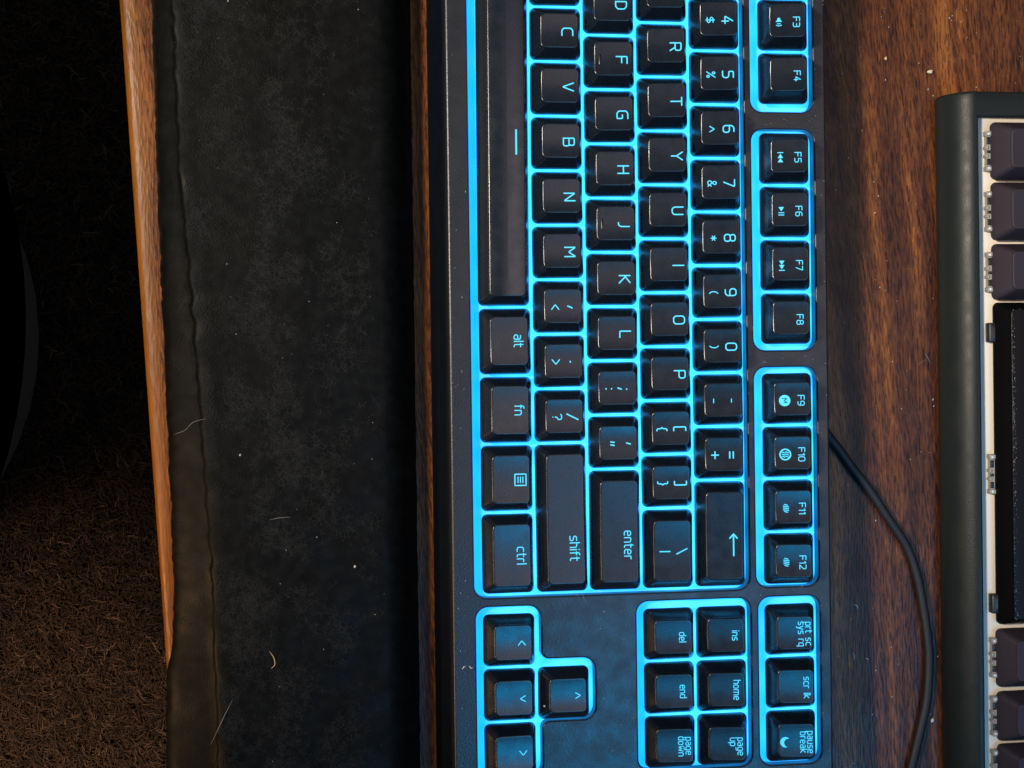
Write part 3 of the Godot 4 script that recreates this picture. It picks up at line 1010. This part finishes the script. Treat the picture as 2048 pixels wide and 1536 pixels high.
func deck_mesh(outer: PackedVector2Array, wells: Array) -> ArrayMesh:
	var y := 0.6
	var pts := PackedVector2Array()
	pts.append_array(outer)
	var holes := []
	for w in wells:
		var h := offset_loop(w, 0.7)
		holes.append(h)
		pts.append_array(h)
	var tris := Geometry2D.triangulate_delaunay(pts)
	var st := SurfaceTool.new()
	st.begin(Mesh.PRIMITIVE_TRIANGLES)
	for p in pts:
		st.set_normal(Vector3.UP)
		st.add_vertex(Vector3(p.x, y, p.y) * MM)
	for i in range(0, tris.size(), 3):
		var a := pts[tris[i]]
		var b := pts[tris[i + 1]]
		var c := pts[tris[i + 2]]
		var m := (a + b + c) / 3.0
		var hole := absf((b - a).cross(c - a)) < 1e-4
		for h in holes:
			if Geometry2D.is_point_in_polygon(m, h):
				hole = true
				break
		if hole: continue
		var flip := (b - a).cross(c - a) < 0
		st.add_index(tris[i])
		st.add_index(tris[i + 2] if flip else tris[i + 1])
		st.add_index(tris[i + 1] if flip else tris[i + 2])
	var top := st.commit()
	st = SurfaceTool.new()
	st.begin(Mesh.PRIMITIVE_TRIANGLES)
	for w in wells:
		add_sheet(st, [lift(w, -3.7), lift(w, -2.0), lift(w, -0.3), lift(offset_loop(w, 0.06), 0.05), lift(offset_loop(w, 0.25), 0.38), lift(offset_loop(w, 0.48), 0.55), lift(offset_loop(w, 0.7), 0.6)], true, true)
	add_sheet(st, [lift(outer, 0.6), lift(offset_loop(outer, 0.35), 0.52), lift(offset_loop(outer, 0.65), 0.3), lift(offset_loop(outer, 0.8), -0.1), lift(offset_loop(outer, 0.8), -3.0)], true, true)
	st.generate_normals()
	return st.commit(top)

func case_mesh() -> ArrayMesh:
	# lower shell: front wall slopes out towards the user
	var rows := []
	var ring := func(front: float, back: float, side: float, y: float) -> PackedVector3Array:
		return round_rect((front + back) / 2, 174.75, (back - front) / 2, 183.75 + side, 4.0, y, 6, 6)
	rows.append(ring.call(-8.6, 125.6, -0.4, -2.6))
	rows.append(ring.call(-10.3, 127.2, 0.9, -3.0))
	rows.append(ring.call(-10.9, 127.4, 1.0, -5.0))
	rows.append(ring.call(-14.0, 127.4, 1.0, -19.5))
	rows.append(ring.call(-14.2, 127.2, 1.0, -22.0))
	rows.append(ring.call(-13.6, 126.6, 0.4, -23.4))
	rows.append(ring.call(-12.0, 125.0, -1.0, -23.95))
	rows.append(ring.call(57.0, 58.0, -183.0, -23.95))
	return sheet(rows, true, true)

func plate_mesh() -> ArrayMesh:
	var rows := []
	for z in [-6.0, 120.0, 240.0, 356.0]:
		rows.append(PackedVector3Array([Vector3(-6, -3.6, z), Vector3(60, -3.6, z), Vector3(124.5, -3.6, z)]))
	return sheet(rows, false, true, Vector2(130.5, 362.0), Vector2(-6, -6))

func plate_material() -> StandardMaterial3D:
	# brightness falls with the distance to the lamps under the keys, and turns from cyan to blue
	var w := 104
	var h := 288
	var data := PackedByteArray()
	data.resize(w * h * 3)
	var far := Color(0.0, 0.14, 0.50)
	var near := Color(0.036, 0.47, 1.0)
	for j in h:
		var z := -6.0 + (j + 0.5) * 362.0 / h
		var close := []
		for k: Vector2 in keys:
			if absf(k.y - z) < 22.0: close.append(k)
		for i in w:
			var x := -6.0 + (i + 0.5) * 130.5 / w
			var t := 0.0
			for k: Vector2 in close:
				var d := Vector2(k.x - x, k.y - z).length_squared()
				t += exp(-d / 80.0)
			var c := far.lerp(near, clampf(pow(t * 1.25, 1.4), 0.0, 1.0)).linear_to_srgb()
			var o := (j * w + i) * 3
			data[o] = int(c.r * 255)
			data[o + 1] = int(c.g * 255)
			data[o + 2] = int(c.b * 255)
	var m := mat("backlight", lin(0.1, 0.3, 0.4), 0.5)
	m.emission_enabled = true
	m.emission = Color.BLACK
	m.emission_texture = ImageTexture.create_from_image(Image.create_from_data(w, h, false, Image.FORMAT_RGB8, data))
	m.emission_energy_multiplier = 3.7
	return m

# ---------------------------------------------------------------- the second keyboard
func make_second_keyboard() -> void:
	var kb := thing("keyboard", "grey metal keyboard with a cream plate and blank violet keys behind the lighted one", "keyboard")
	# case: rounded front bar along z, then the other three bars
	var prof := [Vector2(188.0, -22.5), Vector2(180.5, -23.9), Vector2(179.0, -23.2), Vector2(178.4, -21.8), Vector2(178.3, -19.0), Vector2(178.7, -16.2), Vector2(179.7, -13.4), Vector2(181.2, -10.9), Vector2(183.0, -8.9), Vector2(185.0, -7.4), Vector2(186.4, -6.65), Vector2(187.6, -6.25), Vector2(188.25, -6.45), Vector2(188.5, -7.0), Vector2(188.5, -13.0)]
	var rows := []
	var ends := [106.7, 107.0, 107.8]
	var zs := []
	for k in 3: zs.append(ends[k])
	for k in 31: zs.append(110.0 + k * 10.0)
	zs.append_array([415.2, 416.0, 416.3])
	for i in zs.size():
		var small := 0.0
		if i == 0 or i == zs.size() - 1: small = 1.0
		elif i == 1 or i == zs.size() - 2: small = 0.3
		var row := PackedVector3Array()
		for p: Vector2 in prof:
			row.append(Vector3(lerpf(p.x, 189.0, small * 0.06), lerpf(p.y, -16.0, small * 0.05), zs[i]))
		rows.append(row)
	var st := SurfaceTool.new()
	st.begin(Mesh.PRIMITIVE_TRIANGLES)
	add_sheet(st, rows, false, true)
	for e in [0, rows.size() - 1]:
		var mid := PackedVector3Array()
		for p: Vector3 in rows[e]: mid.append(Vector3(186.5, -15.5, p.z))
		add_sheet(st, [mid, rows[e]], false, e == 0)
	for z in [106.7, 416.3]:
		var inner: float = 9.5 if z < 200 else -9.5
		var d := signf(inner)
		var bar := []
		for x in [187.4, 230.0, 280.0, 325.0]:
			bar.append(PackedVector3Array([Vector3(x, -23.8, z), Vector3(x, -7.4, z), Vector3(x, -6.75, z + 0.25 * d), Vector3(x, -6.4, z + 0.6 * d), Vector3(x, -6.22, z + 1.2 * d), Vector3(x, -6.2, z + 4.0 * d), Vector3(x, -6.2, z + inner - 1.0 * d), Vector3(x, -6.35, z + inner - 0.4 * d), Vector3(x, -6.8, z + inner), Vector3(x, -13, z + inner)]))
		add_sheet(st, bar, false, z < 200)
	add_box(st, Vector3(320.5, -23.85, 106.75), Vector3(330, -6.3, 416.25), 0.9)
	add_box(st, Vector3(182, -23.9, 108.0), Vector3(328, -14.0, 415), 0.9)
	st.generate_normals()
	put("frame", st.commit(), M.coated_metal, kb)
	put("plate", boxes([[Vector3(188.8, -12.5, 115.6), Vector3(321, -9.2, 407.2)]], 0.3), M.white_plate, kb)
	# bottom row: x from 192.9; the length along z of each key
	var p := [9.6, 0.05, 4.3, 2.4, 3.4, 0.5]
	var row := [[118.2, 139.5], [140.4, 161.9], [163.2, 184.0], [305.8, 327.6], [329.1, 347.6], [348.6, 368.0], [369.2, 388.6]]
	var cache := {}
	for r in row:
		var long: float = r[1] - r[0]
		var mid: float = (r[0] + r[1]) / 2
		var id := "%.1f" % long
		if not cache.has(id): cache[id] = cap_mesh(cap_shape(p, 18.4, long), 18.4, long, -2.0)
		put("keycap", cache[id], M.violet_key, kb, Vector3(202.2, -7.2, mid))
		switch_housing(kb, mid)
	var bar := [8.6, 0.0, 3.4, 2.4, 2.6, -0.5]
	put("space_bar", cap_mesh(cap_shape(bar, 18.4, 119.4), 18.4, 119.4, -2.0), M.black_bar, kb, Vector3(202.5, -7.2, 244.6)).set_meta("label", "long glossy black space bar with a dusty ridge")
	switch_housing(kb, 248.5)
	for z in [196.0, 296.5]:
		put("stabiliser", boxes([[Vector3(191.4, -9.3, z - 3.6), Vector3(198.0, -5.6, z + 3.6)]], 0.4), M.housing_dark, kb)
	# the rows behind
	for k in 5:
		for i in 12:
			put("keycap", cap_or(cache, p), M.violet_key, kb, Vector3(221.4 + k * 19.1, -7.2, 127.0 + i * 23.0 + k * 3.0))
	# dust along the ridge of the black bar
	var dots := []
	var c := cap_shape(bar, 18.4, 119.4)
	for i in 520:
		var z := rng.randf_range(-57, 57)
		if rng.randf() > 0.35 + 0.65 * exp(-pow((z + 24.0) / 26.0, 2.0)): continue
		var x := c.c - c.hx + 0.2 + absf(rng.randfn(0, 0.7))
		dots.append(Vector3(202.5 + x, -7.2 + c.top(x, 0), 244.6 + z))
	specks(kb, "dust", dots, 0.05, 0.17, M.dust)

func cap_or(cache: Dictionary, p: Array) -> ArrayMesh:
	if not cache.has("row"): cache["row"] = cap_mesh(cap_shape(p, 18.4, 22.0), 18.4, 22.0, -2.0)
	return cache["row"]

func switch_housing(kb: Node3D, z: float) -> void:
	var o := put("switch_housing", boxes([[Vector3(-7.6, -2.0, -7.4), Vector3(7, 1.4, -5.6)], [Vector3(-7.6, -2.0, 5.6), Vector3(7, 1.4, 7.4)], [Vector3(-7.2, -2.0, -5.7), Vector3(7, 0.9, 5.7)], [Vector3(-7.7, -2.0, -2.0), Vector3(-6.6, 1.2, -0.6)], [Vector3(-7.7, -2.0, 1.2), Vector3(-6.6, 1.2, 2.4)]], 0.25), M.housing, kb, Vector3(199.0, -7.4, z))
	put("pin", boxes([[Vector3(-7.1, 1.0, -6.8), Vector3(-6.2, 1.55, -5.9)], [Vector3(-7.1, 1.0, 5.9), Vector3(-6.2, 1.55, 6.8)]], 0.2), M.pin, o)
	put("slot", boxes([[Vector3(-7.4, 0.6, -5.2), Vector3(-6.0, 1.0, -2.4)], [Vector3(-7.4, 0.6, 2.8), Vector3(-6.0, 1.0, 5.2)], [Vector3(-7.4, 0.6, -0.3), Vector3(-6.0, 1.0, 0.9)]], 0.1), M.housing_dark, o)

# ---------------------------------------------------------------- cable and small bits
func make_cable() -> void:
	var y := DESK + 1.9
	var pts := [Vector3(124, y + 6, 222), Vector3(130, y + 3.5, 228.5), Vector3(134.5, y + 1, 233.8), Vector3(139.5, y, 239.7), Vector3(144.5, y, 246.6), Vector3(150.9, y, 254.7), Vector3(157.1, y, 264.1), Vector3(164.9, y, 275.8), Vector3(169.1, y, 287.1), Vector3(171.6, y, 300.1), Vector3(173.2, y, 312.4), Vector3(173.5, y, 321.2), Vector3(172.6, y, 333.5), Vector3(170.0, y, 345.0), Vector3(165.5, y, 362.0), Vector3(160, y, 385), Vector3(157, y, 430)]
	var o := put("cable", tube(smooth(pts, 6), 1.85, 12), M.cable)
	tag(o, "black cable curving over the desk from the lighted keyboard past the grey one", "cable")

func specks(parent: Node, called: String, spots: Array, lo: float, hi: float, m: Material) -> MultiMeshInstance3D:
	var st := SurfaceTool.new()
	st.begin(Mesh.PRIMITIVE_TRIANGLES)
	var rows := []
	for p: Vector2 in [Vector2(0, -1), Vector2(0.9, -0.4), Vector2(0.8, 0.5), Vector2(0, 1)]:
		var ring := PackedVector3Array()
		for k in 6:
			var s := 1.0 + 0.3 * sin(k * 2.3 + p.y)
			ring.append(Vector3(cos(TAU * k / 6) * p.x * s, p.y * 0.6, sin(TAU * k / 6) * p.x * s))
		rows.append(ring)
	add_sheet(st, rows, true)
	st.generate_normals()
	var mm := MultiMesh.new()
	mm.transform_format = MultiMesh.TRANSFORM_3D
	mm.mesh = st.commit()
	mm.instance_count = spots.size()
	for i in spots.size():
		var s := lerpf(lo, hi, pow(rng.randf(), 2.0))
		mm.set_instance_transform(i, Transform3D(Basis(Vector3.UP, rng.randf() * TAU).scaled(Vector3(s, s, s * rng.randf_range(0.7, 1.6))), spots[i] * MM))
	var o := MultiMeshInstance3D.new()
	o.name = numbered(called) if parent == self else called
	o.multimesh = mm
	o.material_override = m
	parent.add_child(o, true)
	o.set_meta("kind", "stuff")
	return o

func crumb(label: String, category: String, at: Vector3, r: Vector3, m: Material, group := "") -> void:
	var rows := []
	for k in 6:
		var a := -PI / 2 + PI * k / 5.0
		var ring := PackedVector3Array()
		for i in 9:
			var b := TAU * i / 9
			var s := 1.0 + 0.35 * noise.get_noise_3d(cos(b) * 60 + at.x * 7, a * 60, sin(b) * 60 + at.z * 7) * 2.0
			if k == 0 or k == 5: s = 1.0
			ring.append(Vector3(cos(b) * cos(a) * r.x, sin(a) * r.y, sin(b) * cos(a) * r.z) * s)
		rows.append(ring)
	var o := put(category.replace(" ", "_"), sheet(rows, true), m, self, at + Vector3(0, r.y * 0.8, 0))
	tag(o, label, category, group)

func strand(label: String, category: String, pts: Array, r: float, m: Material, group := "") -> void:
	var o := put(category.replace(" ", "_"), tube(smooth(pts, 5), r, 5, true), m)
	tag(o, label, category, group)

func make_bits() -> void:
	crumb("tan crumb on the wood beside the lighted keyboard's F3 key", "crumb", Vector3(159.8, DESK, 91.7), Vector3(0.6, 0.5, 0.7), M.crumb, "crumbs on the desk")
	crumb("cream three-cornered crumb on the wood by the grey keyboard's corner", "crumb", Vector3(177.3, DESK, 96.5), Vector3(1.25, 0.8, 0.75), M.cream, "crumbs on the desk")
	crumb("pale fluff ball between the black cable and the grey keyboard", "fluff", Vector3(175.3, DESK, 342.8), Vector3(0.7, 0.6, 0.9), M.fluff)
	strand("white curl of fluff on the dark wood beside the prt sc key", "fluff", [Vector3(144.6, DESK + 0.3, 297.6), Vector3(145.8, DESK + 0.5, 298.2), Vector3(146.1, DESK + 0.3, 299.4)], 0.3, M.fluff)
	strand("short white fluff on the wood beside the scr lk key", "fluff", [Vector3(144.0, DESK + 0.3, 315.6), Vector3(144.5, DESK + 0.4, 317.1), Vector3(144.4, DESK + 0.3, 318.6)], 0.22, M.fluff)
	strand("tiny pale fibre on the wood between scr lk key and cable", "fluff", [Vector3(149.2, DESK + 0.3, 318.0), Vector3(150.2, DESK + 0.3, 318.6)], 0.2, M.fluff)
	strand("fine pale hair on the wood against the grey keyboard frame", "hair", [Vector3(174.0, DESK + 0.3, 203.1), Vector3(175.0, DESK + 0.6, 204.8), Vector3(176.2, DESK + 0.3, 207.1)], 0.12, M.hair)
	strand("fine pale hair crossing another on the wood", "hair", [Vector3(174.6, DESK + 0.3, 205.4), Vector3(173.0, DESK + 0.4, 206.4), Vector3(171.4, DESK + 0.3, 207.6)], 0.09, M.hair)
	var on := func(x: float, z: float, up: float) -> Vector3: return Vector3(x, rest_height(x, z) + up, z)
	strand("long straight pale hair at the lower end of the wrist rest", "hair", [on.call(-85.8, 319.8, 0.3), on.call(-88.2, 324.3, 0.5), on.call(-90.1, 328.2, 0.5), on.call(-93.4, 334.9, 0.3)], 0.13, M.hair)
	strand("short pale hair lying across the middle of the wrist rest", "hair", [on.call(-72.2, 258.1, 0.3), on.call(-68.8, 257.5, 0.4), on.call(-65.3, 257.4, 0.3)], 0.12, M.hair)
	strand("pale curved hair on the wrist rest's front fold", "hair", [Vector3(-104.9, -15.2, 228.5), Vector3(-101, -12.6, 227), Vector3(-97.8, -9.9, 224.2), on.call(-93.5, 223.0, 0.5)], 0.1, M.hair)
	strand("looped brown fibre near the lower end of the wrist rest", "fluff", [on.call(-73.0, 303.5, 0.2), on.call(-71.6, 305.6, 0.5), on.call(-71.2, 308.0, 0.5), on.call(-72.4, 309.4, 0.3)], 0.16, M.crumb)
	crumb("white speck on the wrist rest left of the ctrl key", "speck", on.call(-43.2, 275.2, 0.0), Vector3(0.4, 0.35, 0.5), M.fluff)
	crumb("white speck on the wrist rest left of the fn key", "speck", on.call(-82.0, 235.6, 0.0), Vector3(0.38, 0.3, 0.42), M.fluff)
	strand("white clump of lint on the deck left of the arrow keys", "lint", [Vector3(-7.0, 0.8, 311.2), Vector3(-6.3, 1.1, 310.3), Vector3(-5.6, 0.8, 310.2)], 0.3, M.fluff)
	strand("white forked lint on the deck against the arrow keys", "lint", [Vector3(-4.6, 0.8, 310.0), Vector3(-3.9, 1.1, 310.9), Vector3(-3.2, 0.8, 310.6)], 0.26, M.fluff)
	strand("short white hair on the deck beside the shift key's end", "hair", [Vector3(32.9, 0.8, 285.9), Vector3(33.6, 1.0, 286.8), Vector3(34.6, 0.8, 287.2)], 0.12, M.hair)
	strand("thin pale hair on the deck between shift and enter keys", "hair", [Vector3(35.6, 0.8, 286.2), Vector3(36.3, 1.1, 288.2), Vector3(37.6, 0.8, 290.3)], 0.09, M.hair)
	var k := cap_shape(ROWS["z"], SIZE, SIZE)
	crumb("pale speck on the up arrow key's front edge", "speck", Vector3(1.5 * U - 7.6, 5.2, 16.8325 * U + 3.6), Vector3(0.45, 0.4, 0.4), M.fluff)
	# loose dust
	var spots := []
	for i in 130: spots.append(Vector3(rng.randf_range(128, 178), DESK + 0.1, rng.randf_range(68, 360)))
	for i in 30: spots.append(Vector3(rng.randf_range(178, 214), DESK + 0.1, rng.randf_range(66, 106)))
	tag(specks(self, "desk_dust", spots, 0.07, 0.34, M.dust), "pale dust specks scattered over the wood between the keyboards", "dust")
	spots = []
	for i in 60:
		var x := rng.randf_range(-104, -24)
		var z := rng.randf_range(70, 350)
		if x < at_z(REST_FOLD, z) + 2: continue
		spots.append(Vector3(x, (rest_height(x, z) if x < -33 else lerpf(-8.0, -17.0, (x + 32.0) / 9.0)) + 0.1, z))
	tag(specks(self, "rest_dust", spots, 0.05, 0.26, M.dust), "white dust specks scattered over the black wrist rest", "dust")
	spots = []
	for i in 150:
		var x: float = [rng.randf_range(-9, -3), rng.randf_range(97, 99), rng.randf_range(123, 126.5), rng.randf_range(42, 54)][i % 4]
		spots.append(Vector3(x, 0.65, rng.randf_range(292, 350) if i % 4 == 3 else rng.randf_range(74, 350)))
	for i in 40: spots.append(Vector3(rng.randf_range(98, 124), 0.65, [119.5, 204.8, 288.2][i % 3] + rng.randf_range(-2, 2)))
	tag(specks(self, "deck_dust", spots, 0.05, 0.2, M.dust), "tiny pale dust specks on the lighted keyboard's black deck", "dust")
